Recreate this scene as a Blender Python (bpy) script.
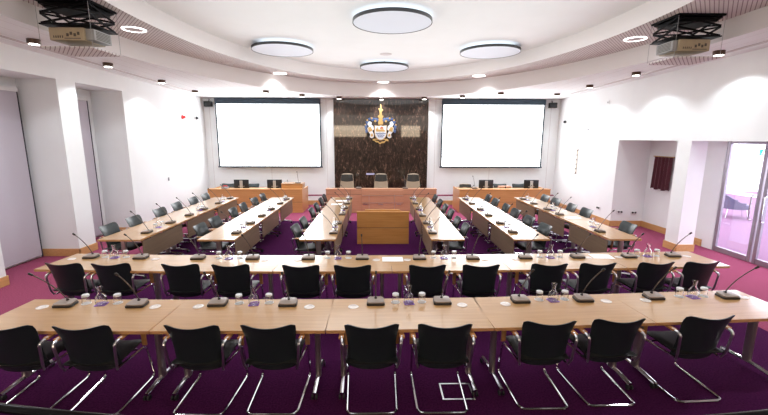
import bpy, bmesh, math, random
from mathutils import Vector, Matrix
from math import sin, cos, pi, radians
random.seed(7)
S = bpy.context.scene
C = S.collection
for o in list(bpy.data.objects): bpy.data.objects.remove(o)

# ------------------------------------------------------------------ camera
cam = bpy.data.objects.new('camera', bpy.data.cameras.new('camera')); C.objects.link(cam)
cam.data.sensor_width = 36.0; cam.data.lens = 36.0 * 386.87 / 768
cam.data.clip_start = 0.05; cam.data.clip_end = 200
R_ = Vector((0.99986269, -0.01632507, 0.00284553)); U_ = Vector((8.5865e-05, 0.17681668, 0.9842438))
F_ = Vector((0.01657099, 0.98410841, -0.1767938))
cam.matrix_world = Matrix(((R_.x, U_.x, -F_.x, 0), (R_.y, U_.y, -F_.y, 0), (R_.z, U_.z, -F_.z, 2.45), (0, 0, 0, 1)))
S.camera = cam
S.view_settings.view_transform = 'Standard'; S.view_settings.look = 'None'
S.view_settings.gamma = 1.0; S.view_settings.use_curve_mapping = False
S.view_settings.exposure = 0.5

# ------------------------------------------------------------------ world (daylight outside the lobby glass)
w = bpy.data.worlds.new('world'); S.world = w; w.use_nodes = True
bg = w.node_tree.nodes['Background']; bg.inputs[0].default_value = (0.92, 0.93, 1.0, 1); bg.inputs[1].default_value = 4.4

# light strengths
P_SPOT, P_RING, P_FILL, E_SCREEN, E_REAR = 46.0, 15.0, 145.0, 4.2, 8.0

def area_light(name, loc, size, sizey, power, col, rot=(0, 0, 0), shape='RECTANGLE'):
    l = bpy.data.lights.new(name, 'AREA'); l.shape = shape; l.size = size
    if shape in ('RECTANGLE', 'ELLIPSE'): l.size_y = sizey
    l.energy = power; l.color = col
    o = bpy.data.objects.new(name, l); o.location = loc; o.rotation_euler = rot; C.objects.link(o); return o
# broad soft fill lights, added without any fitting
area_light('ceiling_fill', (0.28, 7.6, 4.55), 6.5, 9.0, P_FILL, (0.95, 0.98, 1.0), (0, 0, 0), 'ELLIPSE')  # unseen fill added just below the oval, shining down
area_light('gallery_fill', (0.2, -1.6, 3.85), 10.0, 2.0, 85.0, (1.0, 0.90, 0.78), (radians(55), 0, 0))  # fill added behind the viewer to brighten reveals and chair backs
area_light('upward_fill', (0.28, 7.8, 3.6), 7.0, 10.0, 88.0, (0.92, 0.98, 1.0), (pi, 0, 0), 'ELLIPSE')  # unseen fill added mid-room, aimed up to brighten the ceiling

# ------------------------------------------------------------------ materials
M = {}
def mat(name, col, rough=0.5, metal=0.0, spec=0.5, coat=0.0, emit=None, estr=0.0, trans=0.0, ior=1.45, noise=0.0, nscale=8.0, bump=0.0, bscale=200.0, sheen=0.0, croughness=0.1):
    m = bpy.data.materials.new(name); m.use_nodes = True; nt = m.node_tree; b = nt.nodes['Principled BSDF']
    b.inputs['Base Color'].default_value = (*col, 1); b.inputs['Roughness'].default_value = rough
    b.inputs['Metallic'].default_value = metal; b.inputs['Specular IOR Level'].default_value = spec
    b.inputs['Coat Weight'].default_value = coat; b.inputs['Coat Roughness'].default_value = croughness
    b.inputs['Transmission Weight'].default_value = trans; b.inputs['IOR'].default_value = ior
    b.inputs['Sheen Weight'].default_value = sheen
    if emit: b.inputs['Emission Color'].default_value = (*emit, 1); b.inputs['Emission Strength'].default_value = estr
    tc = nt.nodes.new('ShaderNodeTexCoord')
    if noise:
        n = nt.nodes.new('ShaderNodeTexNoise'); n.inputs['Scale'].default_value = nscale; n.inputs['Detail'].default_value = 4
        nt.links.new(tc.outputs['Object'], n.inputs['Vector'])
        r = nt.nodes.new('ShaderNodeValToRGB')
        r.color_ramp.elements[0].color = (*[c * (1 - noise) for c in col], 1); r.color_ramp.elements[0].position = .3
        r.color_ramp.elements[1].color = (*[min(1, c * (1 + noise)) for c in col], 1); r.color_ramp.elements[1].position = .7
        nt.links.new(n.outputs['Fac'], r.inputs['Fac']); nt.links.new(r.outputs['Color'], b.inputs['Base Color'])
    if bump:
        n = nt.nodes.new('ShaderNodeTexNoise'); n.inputs['Scale'].default_value = bscale
        nt.links.new(tc.outputs['Object'], n.inputs['Vector'])
        bp = nt.nodes.new('ShaderNodeBump'); bp.inputs['Strength'].default_value = bump; bp.inputs['Distance'].default_value = .01
        nt.links.new(n.outputs['Fac'], bp.inputs['Height']); nt.links.new(bp.outputs['Normal'], b.inputs['Normal'])
    M[name] = m; return m

def wood(name, c1, c2, axis='X', rough=0.35, coat=0.3, scale=1.0):
    m = mat(name, c1, rough, coat=coat, croughness=.18); nt = m.node_tree; b = nt.nodes['Principled BSDF']
    tc = nt.nodes.new('ShaderNodeTexCoord'); mp = nt.nodes.new('ShaderNodeMapping')
    s = {'X': (0.9, 14, 14), 'Y': (14, 0.9, 14), 'Z': (14, 14, 0.9)}[axis]
    mp.inputs['Scale'].default_value = [v * scale for v in s]
    n = nt.nodes.new('ShaderNodeTexNoise'); n.inputs['Scale'].default_value = 2.0; n.inputs['Detail'].default_value = 6; n.inputs['Distortion'].default_value = .6
    r = nt.nodes.new('ShaderNodeValToRGB'); r.color_ramp.elements[0].color = (*c1, 1); r.color_ramp.elements[1].color = (*c2, 1)
    r.color_ramp.elements[0].position = .3; r.color_ramp.elements[1].position = .72
    nt.links.new(tc.outputs['Object'], mp.inputs['Vector']); nt.links.new(mp.outputs['Vector'], n.inputs['Vector'])
    nt.links.new(n.outputs['Fac'], r.inputs['Fac']); nt.links.new(r.outputs['Color'], b.inputs['Base Color'])
    return m

def stripes(name, col, line, pitch=0.1, width=0.08, rough=0.8, axis=0):
    m = mat(name, col, rough, spec=.2); nt = m.node_tree; b = nt.nodes['Principled BSDF']
    tc = nt.nodes.new('ShaderNodeTexCoord'); sx = nt.nodes.new('ShaderNodeSeparateXYZ')
    nt.links.new(tc.outputs['Object'], sx.inputs[0]); src = sx.outputs[min(axis, 2)]
    if axis == 9:   # boards laid herringbone fashion, mirrored about the room's long axis
        ge = nt.nodes.new('ShaderNodeNewGeometry'); nt.links.new(ge.outputs['Position'], sx.inputs[0])
        def mt(op, a, v):
            q = nt.nodes.new('ShaderNodeMath'); q.operation = op; nt.links.new(a, q.inputs[0])
            if hasattr(v, 'links'): nt.links.new(v, q.inputs[1])
            else: q.inputs[1].default_value = v
            return q.outputs[0]
        src = mt('SUBTRACT', mt('MULTIPLY', sx.outputs[1], .656), mt('MULTIPLY', mt('ABSOLUTE', mt('SUBTRACT', sx.outputs[0], .25), 0), .755))
    d = nt.nodes.new('ShaderNodeMath'); d.operation = 'DIVIDE'; d.inputs[1].default_value = pitch; nt.links.new(src, d.inputs[0])
    fr = nt.nodes.new('ShaderNodeMath'); fr.operation = 'FRACT'; nt.links.new(d.outputs[0], fr.inputs[0])
    lt = nt.nodes.new('ShaderNodeMath'); lt.operation = 'LESS_THAN'; lt.inputs[1].default_value = width; nt.links.new(fr.outputs[0], lt.inputs[0])
    mx = nt.nodes.new('ShaderNodeMix'); mx.data_type = 'RGBA'; mx.inputs['A'].default_value = (*col, 1); mx.inputs['B'].default_value = (*line, 1)
    nt.links.new(lt.outputs[0], mx.inputs['Factor']); nt.links.new(mx.outputs['Result'], b.inputs['Base Color'])
    return m

mat('wall_paint', (0.845, 0.865, 0.875), 0.75, spec=.25, noise=.012, nscale=3)
mat('reveal_paint', (0.80, 0.76, 0.74), 0.75, spec=.25)
mat('ceiling_paint', (0.80, 0.82, 0.815), 0.85, spec=.2, noise=.02, nscale=1.2)
mat('fascia_paint', (0.80, 0.775, 0.765), 0.8, spec=.2)
stripes('perforated_panel', (0.68, 0.65, 0.64), (0.30, 0.25, 0.25), .05, .22, axis=9)
stripes('outer_ceiling', (0.84, 0.86, 0.87), (0.66, 0.65, 0.65), .30, .03)
mat('blind_fabric', (0.55, 0.51, 0.57), 0.7, spec=.2)
mat('dark_gap', (0.05, 0.045, 0.06), 0.5)
wood('beech_top', (0.47, 0.262, 0.10), (0.55, 0.32, 0.135), 'X', .3, 1.0)
M['beech_top'].node_tree.nodes['Principled BSDF'].inputs['Coat Roughness'].default_value = .13
wood('beech_edge', (0.50, 0.25, 0.095), (0.58, 0.31, 0.13), 'X', .35, .3)
wood('beech_arm', (0.42, 0.19, 0.065), (0.52, 0.25, 0.09), 'Y', .3, .4)
wood('panel_wood', (0.20, 0.135, 0.085), (0.25, 0.17, 0.11), 'X', .45, .1)
wood('desk_wood', (0.55, 0.26, 0.085), (0.64, 0.32, 0.12), 'X', .4, .25, .8)
wood('desk_wood_rose', (0.55, 0.27, 0.155), (0.62, 0.32, 0.20), 'X', .4, .25, .8)
wood('clerk_wood', (0.46, 0.20, 0.05), (0.56, 0.27, 0.08), 'X', .4, .25, .8)
wood('skirting_wood', (0.55, 0.29, 0.11), (0.64, 0.36, 0.15), 'Y', .45, .1)
mat('leather', (0.012, 0.019, 0.021), 0.38, spec=.65, bump=.015, bscale=90)
mat('seat_leather', (0.012, 0.013, 0.013), 0.4, spec=.45, bump=.015, bscale=90)
mat('exec_dark', (0.03, 0.03, 0.028), 0.42)
mat('exec_tan', (0.42, 0.33, 0.24), 0.5)
mat('chrome', (0.62, 0.62, 0.64), 0.14, metal=1.0)
mat('aluminium', (0.60, 0.60, 0.62), 0.3, metal=1.0)
mat('leg_metal', (0.42, 0.38, 0.36), 0.35, metal=.9)
mat('castor_black', (0.02, 0.02, 0.022), 0.4)
mat('mic_top', (0.27, 0.215, 0.18), 0.33, spec=.5)
mat('mic_black', (0.022, 0.018, 0.017), 0.35)
mat('mic_stem', (0.13, 0.115, 0.11), 0.3, metal=.7)
mat('glass', (0.97, 0.98, 0.98), 0.02, trans=1.0, ior=1.45)
mat('frosted', (0.80, 0.82, 0.84), 0.25, trans=.25, ior=1.3)
mat('purple_mat', (0.24, 0.10, 0.52), 0.6)
mat('white_mat', (0.82, 0.82, 0.84), 0.6)
mat('paper', (0.88, 0.88, 0.88), 0.7)
mat('clear_disc', (0.80, 0.74, 0.70), 0.15, spec=.8, coat=.5)
mat('screen_case', (0.018, 0.035, 0.055), 0.4)
mat('disc_face', (0.74, 0.79, 0.86), 0.85, spec=.15)
mat('disc_rim', (0.012, 0.012, 0.014), 0.5)
mat('lamp_body', (0.08, 0.045, 0.03), 0.35, metal=.5)
mat('lamp_glow', (1, 1, 1), 0.5, emit=(1, .96, .9), estr=9)
mat('ring_glow', (1, 1, 1), 0.5, emit=(1, .98, .97), estr=3.2)
mat('ring_inner', (0.6, 0.56, 0.56), 0.7)
mat('black_metal', (0.003, 0.003, 0.004), 0.5, spec=.15)
mat('projector_tan', (0.42, 0.34, 0.22), 0.45, noise=.06, nscale=12)
mat('side_grey', (0.33, 0.33, 0.32), 0.5)
mat('projector_dark', (0.10, 0.08, 0.06), 0.5)
mat('cable', (0.35, 0.35, 0.35), 0.4)
mat('speaker_black', (0.02, 0.022, 0.025), 0.5)
mat('alarm_red', (0.55, 0.02, 0.02), 0.3)
mat('white_plastic', (0.8, 0.8, 0.8), 0.4)
mat('grey_plastic', (0.3, 0.3, 0.32), 0.4)
mat('velvet', (0.075, 0.008, 0.018), 0.8, sheen=.4)
mat('door_metal', (0.36, 0.33, 0.38), 0.4, metal=.6)
mat('gold', (0.55, 0.37, 0.15), 0.3, metal=.7)
mat('crest_blue', (0.06, 0.11, 0.26), 0.4)
mat('crest_white', (0.75, 0.76, 0.78), 0.4)
mat('crest_red', (0.45, 0.06, 0.04), 0.4)
mat('monitor_black', (0.018, 0.018, 0.02), 0.35)
mat('monitor_stand', (0.55, 0.52, 0.48), 0.3, metal=.4)
mat('lilac_fabric', (0.12, 0.11, 0.17), 0.8)
mat('exit_green', (0.0, 0.45, 0.18), 0.5, emit=(0.0, .75, .3), estr=.9)
mat('exit_white', (0.9, 0.95, 0.9), 0.5, emit=(1, 1, 1), estr=1.6)
mat('rail', (0.02, 0.022, 0.026), 0.12, metal=.8)
mat('gallery_wood', (0.10, 0.06, 0.04), 0.5)
mat('rear_pane', (1, .9, .75), 0.5, emit=(1, .78, .55), estr=E_REAR)
mat('plaque', (0.5, 0.5, 0.75), 0.4)
mat('lobby_floor', (0.22, 0.13, 0.20), 0.9, spec=.05)
mat('screen_white', (0.8, 0.8, 0.8), 0.7, emit=(0.94, 0.975, 1.0), estr=E_SCREEN)

# carpet: short pile with fine two-tone mottling
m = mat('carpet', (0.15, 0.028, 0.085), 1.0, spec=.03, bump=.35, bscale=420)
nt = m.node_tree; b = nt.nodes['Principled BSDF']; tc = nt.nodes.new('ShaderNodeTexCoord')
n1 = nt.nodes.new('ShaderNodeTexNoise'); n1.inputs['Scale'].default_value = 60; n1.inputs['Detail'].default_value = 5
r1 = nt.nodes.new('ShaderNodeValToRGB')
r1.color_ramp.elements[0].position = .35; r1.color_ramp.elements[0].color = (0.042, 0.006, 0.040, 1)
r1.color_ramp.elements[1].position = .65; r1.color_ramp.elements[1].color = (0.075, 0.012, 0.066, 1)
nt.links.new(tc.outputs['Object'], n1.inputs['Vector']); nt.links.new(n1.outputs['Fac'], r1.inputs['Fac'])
r2 = nt.nodes.new('ShaderNodeValToRGB')   # plum tone outside the purple centre rectangle
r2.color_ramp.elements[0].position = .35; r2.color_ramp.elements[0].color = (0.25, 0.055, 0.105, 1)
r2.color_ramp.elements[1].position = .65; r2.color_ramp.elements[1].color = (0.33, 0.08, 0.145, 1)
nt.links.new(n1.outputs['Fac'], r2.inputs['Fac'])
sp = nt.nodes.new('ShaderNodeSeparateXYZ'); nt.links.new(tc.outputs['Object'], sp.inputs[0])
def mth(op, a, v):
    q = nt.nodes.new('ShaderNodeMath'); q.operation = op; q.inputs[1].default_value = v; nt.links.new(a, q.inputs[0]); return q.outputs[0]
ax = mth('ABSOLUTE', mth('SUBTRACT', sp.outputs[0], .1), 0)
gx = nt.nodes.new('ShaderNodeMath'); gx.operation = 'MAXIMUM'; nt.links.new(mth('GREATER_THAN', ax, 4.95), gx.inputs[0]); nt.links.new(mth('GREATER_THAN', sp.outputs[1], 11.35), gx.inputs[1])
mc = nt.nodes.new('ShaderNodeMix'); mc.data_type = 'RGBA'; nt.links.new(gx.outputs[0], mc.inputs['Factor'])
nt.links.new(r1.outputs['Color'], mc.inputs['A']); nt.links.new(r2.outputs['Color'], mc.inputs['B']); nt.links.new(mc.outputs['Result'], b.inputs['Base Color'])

# polished dark marble
m = mat('marble', (0.05, 0.03, 0.02), 0.3, spec=.3, coat=.9, croughness=.035)
nt = m.node_tree; b = nt.nodes['Principled BSDF']; tc = nt.nodes.new('ShaderNodeTexCoord')
mp = nt.nodes.new('ShaderNodeMapping'); mp.inputs['Scale'].default_value = (2.6, 1, 1.0); nt.links.new(tc.outputs['Object'], mp.inputs['Vector'])
n1 = nt.nodes.new('ShaderNodeTexNoise'); n1.inputs['Scale'].default_value = 3.5; n1.inputs['Detail'].default_value = 12; n1.inputs['Roughness'].default_value = .75; n1.inputs['Distortion'].default_value = 1.2
nt.links.new(mp.outputs['Vector'], n1.inputs['Vector'])
r1 = nt.nodes.new('ShaderNodeValToRGB'); e = r1.color_ramp.elements
e[0].position = .38; e[0].color = (0.006, 0.004, 0.003, 1); e[1].position = .70; e[1].color = (0.34, 0.20, 0.14, 1)
e2 = e.new(.55); e2.color = (0.040, 0.021, 0.015, 1)
nt.links.new(n1.outputs['Fac'], r1.inputs['Fac'])
bk = nt.nodes.new('ShaderNodeTexBrick'); bk.offset = 0; bk.inputs['Scale'].default_value = 1; bk.inputs['Mortar Size'].default_value = .006
bk.inputs['Brick Width'].default_value = .86; bk.inputs['Row Height'].default_value = .65
bk.inputs['Color1'].default_value = (1, 1, 1, 1); bk.inputs['Color2'].default_value = (.8, .8, .8, 1); bk.inputs['Mortar'].default_value = (.25, .25, .25, 1)
sw = nt.nodes.new('ShaderNodeSeparateXYZ'); cb = nt.nodes.new('ShaderNodeCombineXYZ'); nt.links.new(tc.outputs['Object'], sw.inputs[0])
nt.links.new(sw.outputs[0], cb.inputs[0]); nt.links.new(sw.outputs[2], cb.inputs[1]); nt.links.new(cb.outputs[0], bk.inputs['Vector'])
mx = nt.nodes.new('ShaderNodeMix'); mx.data_type = 'RGBA'; mx.blend_type = 'MULTIPLY'; mx.inputs['Factor'].default_value = 1
nt.links.new(r1.outputs['Color'], mx.inputs['A']); nt.links.new(bk.outputs['Color'], mx.inputs['B']); nt.links.new(mx.outputs['Result'], b.inputs['Base Color'])

# thin clear sheet glass for doors
m = bpy.data.materials.new('pane_glass'); m.use_nodes = True; nt = m.node_tree; nt.nodes.clear()
o_ = nt.nodes.new('ShaderNodeOutputMaterial'); t_ = nt.nodes.new('ShaderNodeBsdfTransparent'); t_.inputs[0].default_value = (.93, .92, .96, 1)
g_ = nt.nodes.new('ShaderNodeBsdfGlossy'); g_.inputs['Roughness'].default_value = .02; x_ = nt.nodes.new('ShaderNodeMixShader'); x_.inputs[0].default_value = .08
nt.links.new(t_.outputs[0], x_.inputs[1]); nt.links.new(g_.outputs[0], x_.inputs[2]); nt.links.new(x_.outputs[0], o_.inputs[0]); M['pane_glass'] = m

# ------------------------------------------------------------------ mesh helpers
class MB:
    def __init__(s): s.v = []; s.f = []; s.mi = []; s.k = 0
    def add(s, vs, fs, mi=None):
        b = len(s.v); s.v += [tuple(v) for v in vs]; s.f += [[b + i for i in f] for f in fs]; s.mi += [s.k if mi is None else mi] * len(fs); return s
    def box(s, x0, x1, y0, y1, z0, z1, mi=None):
        vs = [(x, y, z) for z in (z0, z1) for y in (y0, y1) for x in (x0, x1)]
        return s.add(vs, [(0, 2, 3, 1), (4, 5, 7, 6), (0, 1, 5, 4), (2, 6, 7, 3), (0, 4, 6, 2), (1, 3, 7, 5)], mi)
    def prism(s, pts, z0, z1, mi=None, fn=None):
        n = len(pts); vs = [(x, y, z0) for x, y in pts] + [(x, y, z1) for x, y in pts]
        if fn: vs = [fn(*v) for v in vs]
        return s.add(vs, [list(range(n))[::-1], list(range(n, 2 * n))] + [(i, (i + 1) % n, n + (i + 1) % n, n + i) for i in range(n)], mi)
    def tube(s, pts, r, seg=8, mi=None, closed=False):
        pts = [Vector(p) for p in pts]; n = len(pts); rs = r if isinstance(r, (list, tuple)) else [r] * n
        vs = []; up = None
        for i, p in enumerate(pts):
            if closed: t = pts[(i + 1) % n] - pts[i - 1]
            else: t = pts[min(i + 1, n - 1)] - pts[max(i - 1, 0)]
            t = t.normalized() if t.length > 1e-9 else Vector((0, 0, 1))
            if up is None: up = t.orthogonal().normalized()
            up = (up - t * up.dot(t)); up = up.normalized() if up.length > 1e-6 else t.orthogonal().normalized()
            sd = t.cross(up)
            for k in range(seg):
                a = 2 * pi * k / seg; vs.append(p + (up * cos(a) + sd * sin(a)) * rs[i])
        fs = [(i * seg + k, i * seg + (k + 1) % seg, (i + 1) % n * seg + (k + 1) % seg, (i + 1) % n * seg + k) for i in range(n if closed else n - 1) for k in range(seg)]
        if not closed: fs += [list(range(seg))[::-1], [(n - 1) * seg + k for k in range(seg)]]
        return s.add(vs, fs, mi)
    def lathe(s, prof, seg=20, c=(0, 0, 0), mi=None, cap=True):
        n = len(prof); vs = [(c[0] + r * cos(2 * pi * k / seg), c[1] + r * sin(2 * pi * k / seg), c[2] + z) for r, z in prof for k in range(seg)]
        fs = [(i * seg + k, i * seg + (k + 1) % seg, (i + 1) * seg + (k + 1) % seg, (i + 1) * seg + k) for i in range(n - 1) for k in range(seg)]
        if cap: fs += [list(range(seg))[::-1], [(n - 1) * seg + k for k in range(seg)]]
        return s.add(vs, fs, mi)
    def sheet(s, fn, nu, nv, th, mi=None):
        """closed slab: fn(u,v)->(point, normal), thickness th on both sides"""
        A = [];
        for sgn in (1, -1):
            for j in range(nv + 1):
                for i in range(nu + 1):
                    p, n = fn(i / nu, j / nv); t = th(i / nu, j / nv) if callable(th) else th
                    A.append(Vector(p) + Vector(n) * t * sgn * .5)
        W = nu + 1; N = W * (nv + 1); fs = []
        for j in range(nv):
            for i in range(nu):
                a = j * W + i; fs.append((a, a + 1, a + W + 1, a + W)); fs.append((N + a, N + a + W, N + a + W + 1, N + a + 1))
        for i in range(nu):
            fs.append((i, N + i, N + i + 1, i + 1)); a = nv * W + i; fs.append((a, a + 1, N + a + 1, N + a))
        for j in range(nv):
            a = j * W; fs.append((a, a + W, N + a + W, N + a)); a = j * W + nu; fs.append((a, N + a, N + a + W, a + W))
        return s.add(A, fs, mi)
    def build(s, name, mats, parent=None, smooth=False, bevel=0, seg=2, sub=0, loc=None):
        me = bpy.data.meshes.new(name); me.from_pydata(s.v, [], s.f)
        for mm in ([mats] if isinstance(mats, str) else mats): me.materials.append(M[mm])
        me.polygons.foreach_set('material_index', s.mi)
        bm = bmesh.new(); bm.from_mesh(me); bmesh.ops.recalc_face_normals(bm, faces=bm.faces)
        if bevel: bmesh.ops.bevel(bm, geom=[e for e in bm.edges if len(e.link_faces) == 2 and e.calc_face_angle(0) > .6], offset=bevel, segments=seg, affect='EDGES', profile=.5)
        bm.to_mesh(me); bm.free()
        if smooth or bevel:
            me.polygons.foreach_set('use_smooth', [True] * len(me.polygons))
            try: me.set_sharp_from_angle(angle=radians(40))
            except Exception: pass
        o = bpy.data.objects.new(name, me); C.objects.link(o)
        if loc: o.location = loc
        if parent: o.parent = parent
        if sub:
            md = o.modifiers.new('subdivision', 'SUBSURF'); md.levels = sub; md.render_levels = sub
        return o

def arc(cx, cy, r, a0, a1, n): return [(cx + r * cos(a0 + (a1 - a0) * i / n), cy + r * sin(a0 + (a1 - a0) * i / n)) for i in range(n + 1)]
def rrect(w, h, r, n=4):
    w /= 2; h /= 2
    return arc(w - r, h - r, r, 0, pi / 2, n) + arc(-w + r, h - r, r, pi / 2, pi, n) + arc(-w + r, -h + r, r, pi, 1.5 * pi, n) + arc(w - r, -h + r, r, 1.5 * pi, 2 * pi, n)
def rounded(pts, r, n=4):
    """round the corners of a 3-D polyline"""
    P = [Vector(p) for p in pts]; out = [P[0]]
    for i in range(1, len(P) - 1):
        a, b, c = P[i - 1], P[i], P[i + 1]; d1 = (a - b); d2 = (c - b); q = min(r, d1.length * .45, d2.length * .45)
        p1 = b + d1.normalized() * q; p2 = b + d2.normalized() * q
        for k in range(n + 1):
            t = k / n; out.append(p1 * (1 - t) ** 2 + b * 2 * t * (1 - t) + p2 * t * t)
    out.append(P[-1]); return out

def tag(o, label=None, cat=None, group=None, kind=None):
    if label: o['label'] = label
    if cat: o['category'] = cat
    if group: o['group'] = group
    if kind: o['kind'] = kind
    return o
def thing(name, label=None, cat=None, loc=(0, 0, 0), rz=0, group=None):
    o = bpy.data.objects.new(name, None); C.objects.link(o); o.location = loc; o.rotation_euler = (0, 0, rz); o.empty_display_size = .1
    return tag(o, label, cat, group)
KIDS = {}
def tree_copy(o, parent=None):
    c = o.copy(); C.objects.link(c)
    if parent: c.parent = parent
    for ch in KIDS.get(o.name) or [k for k in bpy.data.objects if k.parent == o]: tree_copy(ch, c)
    return c
class Proto:
    def __init__(s, root):
        s.root = root; s.used = False
        def walk(o):
            k = [c for c in bpy.data.objects if c.parent == o]; KIDS[o.name] = k
            for c in k: walk(c)
        walk(root)
    def place(s, loc, rz, label, group=None, scale=None):
        if not s.used: r = s.root; s.used = True
        else: r = tree_copy(s.root)
        r.location = loc; r.rotation_euler = (0, 0, rz); r['label'] = label
        if scale: r.scale = scale
        if group: r['group'] = group
        return r
def struct(o): o['kind'] = 'structure'; return o
ORD = ['first', 'second', 'third', 'fourth', 'fifth', 'sixth', 'seventh', 'eighth', 'ninth', 'tenth', 'eleventh', 'twelfth']
def nth(i, n, end='left'):
    if i == 0: return 'leftmost' if end == 'left' else 'nearest the camera'
    if i == n - 1: return 'rightmost' if end == 'left' else 'farthest from the camera'
    return ORD[i] + (' from the left' if end == 'left' else ' from the near end')

# ------------------------------------------------------------------ room shell
XL, XR, YB, YF, ZC = -6.22, 6.60, 14.35, -3.0, 4.18
def zc(y): return 3.98 - .019 * (y - 7)      # the outer soffit falls slightly towards the far wall
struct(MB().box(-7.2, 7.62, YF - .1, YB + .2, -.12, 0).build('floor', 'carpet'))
mb = MB(); mb.box(XL - .88, XL, 9.87, YB, 0, ZC); mb.box(XL - .78, XL, 7.9, 8.38, 0, 3.56); mb.box(XL - .88, XL, YF, 6.28, 0, ZC)
mb.box(XL - .88, XL, 6.28, 9.87, 3.56, ZC); mb.box(XL - .95, XL - .78, 6.28, 9.87, 0, 3.56)
struct(mb.build('wall_left', 'wall_paint'))
mb = MB(); mb.box(XR, XR + 1.02, 10.63, YB, 0, ZC); mb.box(XR, XR + 1.02, 5.2, 10.63, 2.41, ZC); mb.box(XR, XR + 1.02, YF, 5.2, 0, ZC)
mb.box(XR + .90, XR + 1.02, 8.28, 10.63, 0, 2.41); mb.box(XR, XR + .36, 8.14, 8.52, 0, 2.41)
struct(mb.build('wall_right', 'wall_paint'))
struct(MB().box(-7.1, 7.62, YB, YB + .15, 0, ZC).build('wall_back', 'wall_paint'))
# rear wall with two lit gallery windows (seen only as reflections in the marble)
mb = MB(); ry = YF
for x0, x1, z0, z1 in [(-7.1, 7.62, 0, 2.55), (-7.1, 7.62, 3.42, 4.8), (-7.1, -3.9, 2.55, 3.42), (-0.9, 1.9, 2.55, 3.42), (3.4, 7.62, 2.55, 3.42)]: mb.box(x0, x1, ry - .15, ry, z0, z1)
struct(mb.build('wall_rear', 'gallery_wood'))
for i, (x0, x1) in enumerate([(-3.9, -0.9), (1.9, 3.4)]):
    struct(MB().box(x0, x1, ry - .12, ry - .08, 2.55, 3.42).build('window_%d' % (i + 1), 'rear_pane'))

# ceilings: raised oval, slatted ring, outer soffit
NE = 128
def ell(cx, cy, a, b, n=NE): return [(cx + a * cos(2 * pi * i / n), cy + b * sin(2 * pi * i / n)) for i in range(n)]
E1 = ell(.28, 6.7, 4.08, 6.55); E2 = ell(.30, 6.2, 5.2, 7.70); E2i = ell(.30, 6.2, 5.2, 7.70)
Z1, Z2 = 4.63, 4.30
mb = MB(); mb.prism(E1, Z1, Z1 + .05); struct(mb.build('ceiling', 'ceiling_paint'))
def band(mb, A, za, B_, zb):
    n = len(A); mb.add([(x, y, za) for x, y in A] + [(x, y, zb) for x, y in B_], [(i, (i + 1) % n, n + (i + 1) % n, n + i) for i in range(n)])
mb = MB(); band(mb, E1, Z2, E1, Z1); struct(mb.build('trim_1', 'fascia_paint', smooth=True))
mb = MB(); band(mb, E1, Z2, E2, Z2); struct(mb.build('ceiling', 'perforated_panel'))
mb = MB(); band(mb, E2, ZC, E2, Z2); mb.v = [(x, y, zc(y) if z < Z2 else z) for x, y, z in mb.v]; struct(mb.build('trim_2', 'fascia_paint', smooth=True))
mb = MB(); X0, X1, Y0, Y1 = -7.1, 7.62, YF, YB; cx, cy = .3, 6.2; out = []
for x, y in E2:
    dx, dy = x - cx, y - cy; t = min((X1 - cx) / dx if dx > 1e-9 else (X0 - cx) / dx if dx < -1e-9 else 1e9, (Y1 - cy) / dy if dy > 1e-9 else (Y0 - cy) / dy if dy < -1e-9 else 1e9)
    out.append((cx + dx * t, cy + dy * t))
band(mb, E2, ZC, out, ZC)
for c_ in [(X0, Y0), (X1, Y0), (X0, Y1), (X1, Y1)]:
    k = min(range(NE), key=lambda i: (out[i][0] - c_[0]) ** 2 + (out[i][1] - c_[1]) ** 2)
    for q in (k - 1, k, k + 1):
        a, bq = out[q % NE], out[(q + 1) % NE]
        mb.add([(a[0], a[1], ZC), (bq[0], bq[1], ZC), (c_[0], c_[1], ZC)], [(0, 1, 2)])
mb.v = [(x, y, zc(y)) for x, y, z in mb.v]; struct(mb.build('ceiling', 'outer_ceiling'))
# shallow light slot along both side walls in the outer ceiling
for i, x in enumerate((-5.83, 6.22)):
    mb = MB().box(x - .035, x + .035, -1, 12.8, -.012, .01); mb.v = [(a, b_, c_ + zc(b_)) for a, b_, c_ in mb.v]; struct(mb.build('trim_%d' % (3 + i), 'ring_inner'))
# skirting
def skirt(name, pieces): 
    mb = MB()
    for p in pieces: mb.box(*p, 0, .16)
    struct(mb.build(name, 'skirting_wood', bevel=.004, seg=1))
skirt('baseboard_left', [(XL, XL + .02, 9.87, YB), (XL - .78, XL + .02, 9.85, 9.87), (XL, XL + .02, 7.88, 8.40), (XL - .78, XL + .02, 7.88, 7.9), (XL - .78, XL, 8.38, 8.40), (XL, XL + .02, YF, 6.30), (XL - .78, XL, 6.28, 6.30)])
skirt('baseboard_right', [(XR - .02, XR, 10.61, YB), (XR - .02, XR + .9, 10.61, 10.63), (XR + .88, XR + .9, 8.55, 10.61), (XR - .02, XR + .38, 8.12, 8.14), (XR - .02, XR, 8.14, 8.54), (XR + .36, XR + .38, 8.14, 8.54), (XR, XR + .38, 8.52, 8.54)])
skirt('baseboard_back', [(XL, XR, YB - .12, YB - .10)])
struct(MB().box(XL, XR, YB - .10, YB, 0, .33).box(XL, XR, YB - .105, YB, .33, .365, 1).build('trim_5', ['wall_paint', 'plinth_cap' if 'plinth_cap' in M else 'carpet']))
# vertical joints of the back wall panelling
mb = MB()
for x in (-6.02, -3.9, -1.85, 2.1, 4.15, 6.3): mb.box(x - .006, x + .006, YB - .003, YB, .37, ZC)
struct(mb.build('trim_6', 'ring_inner'))
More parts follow.
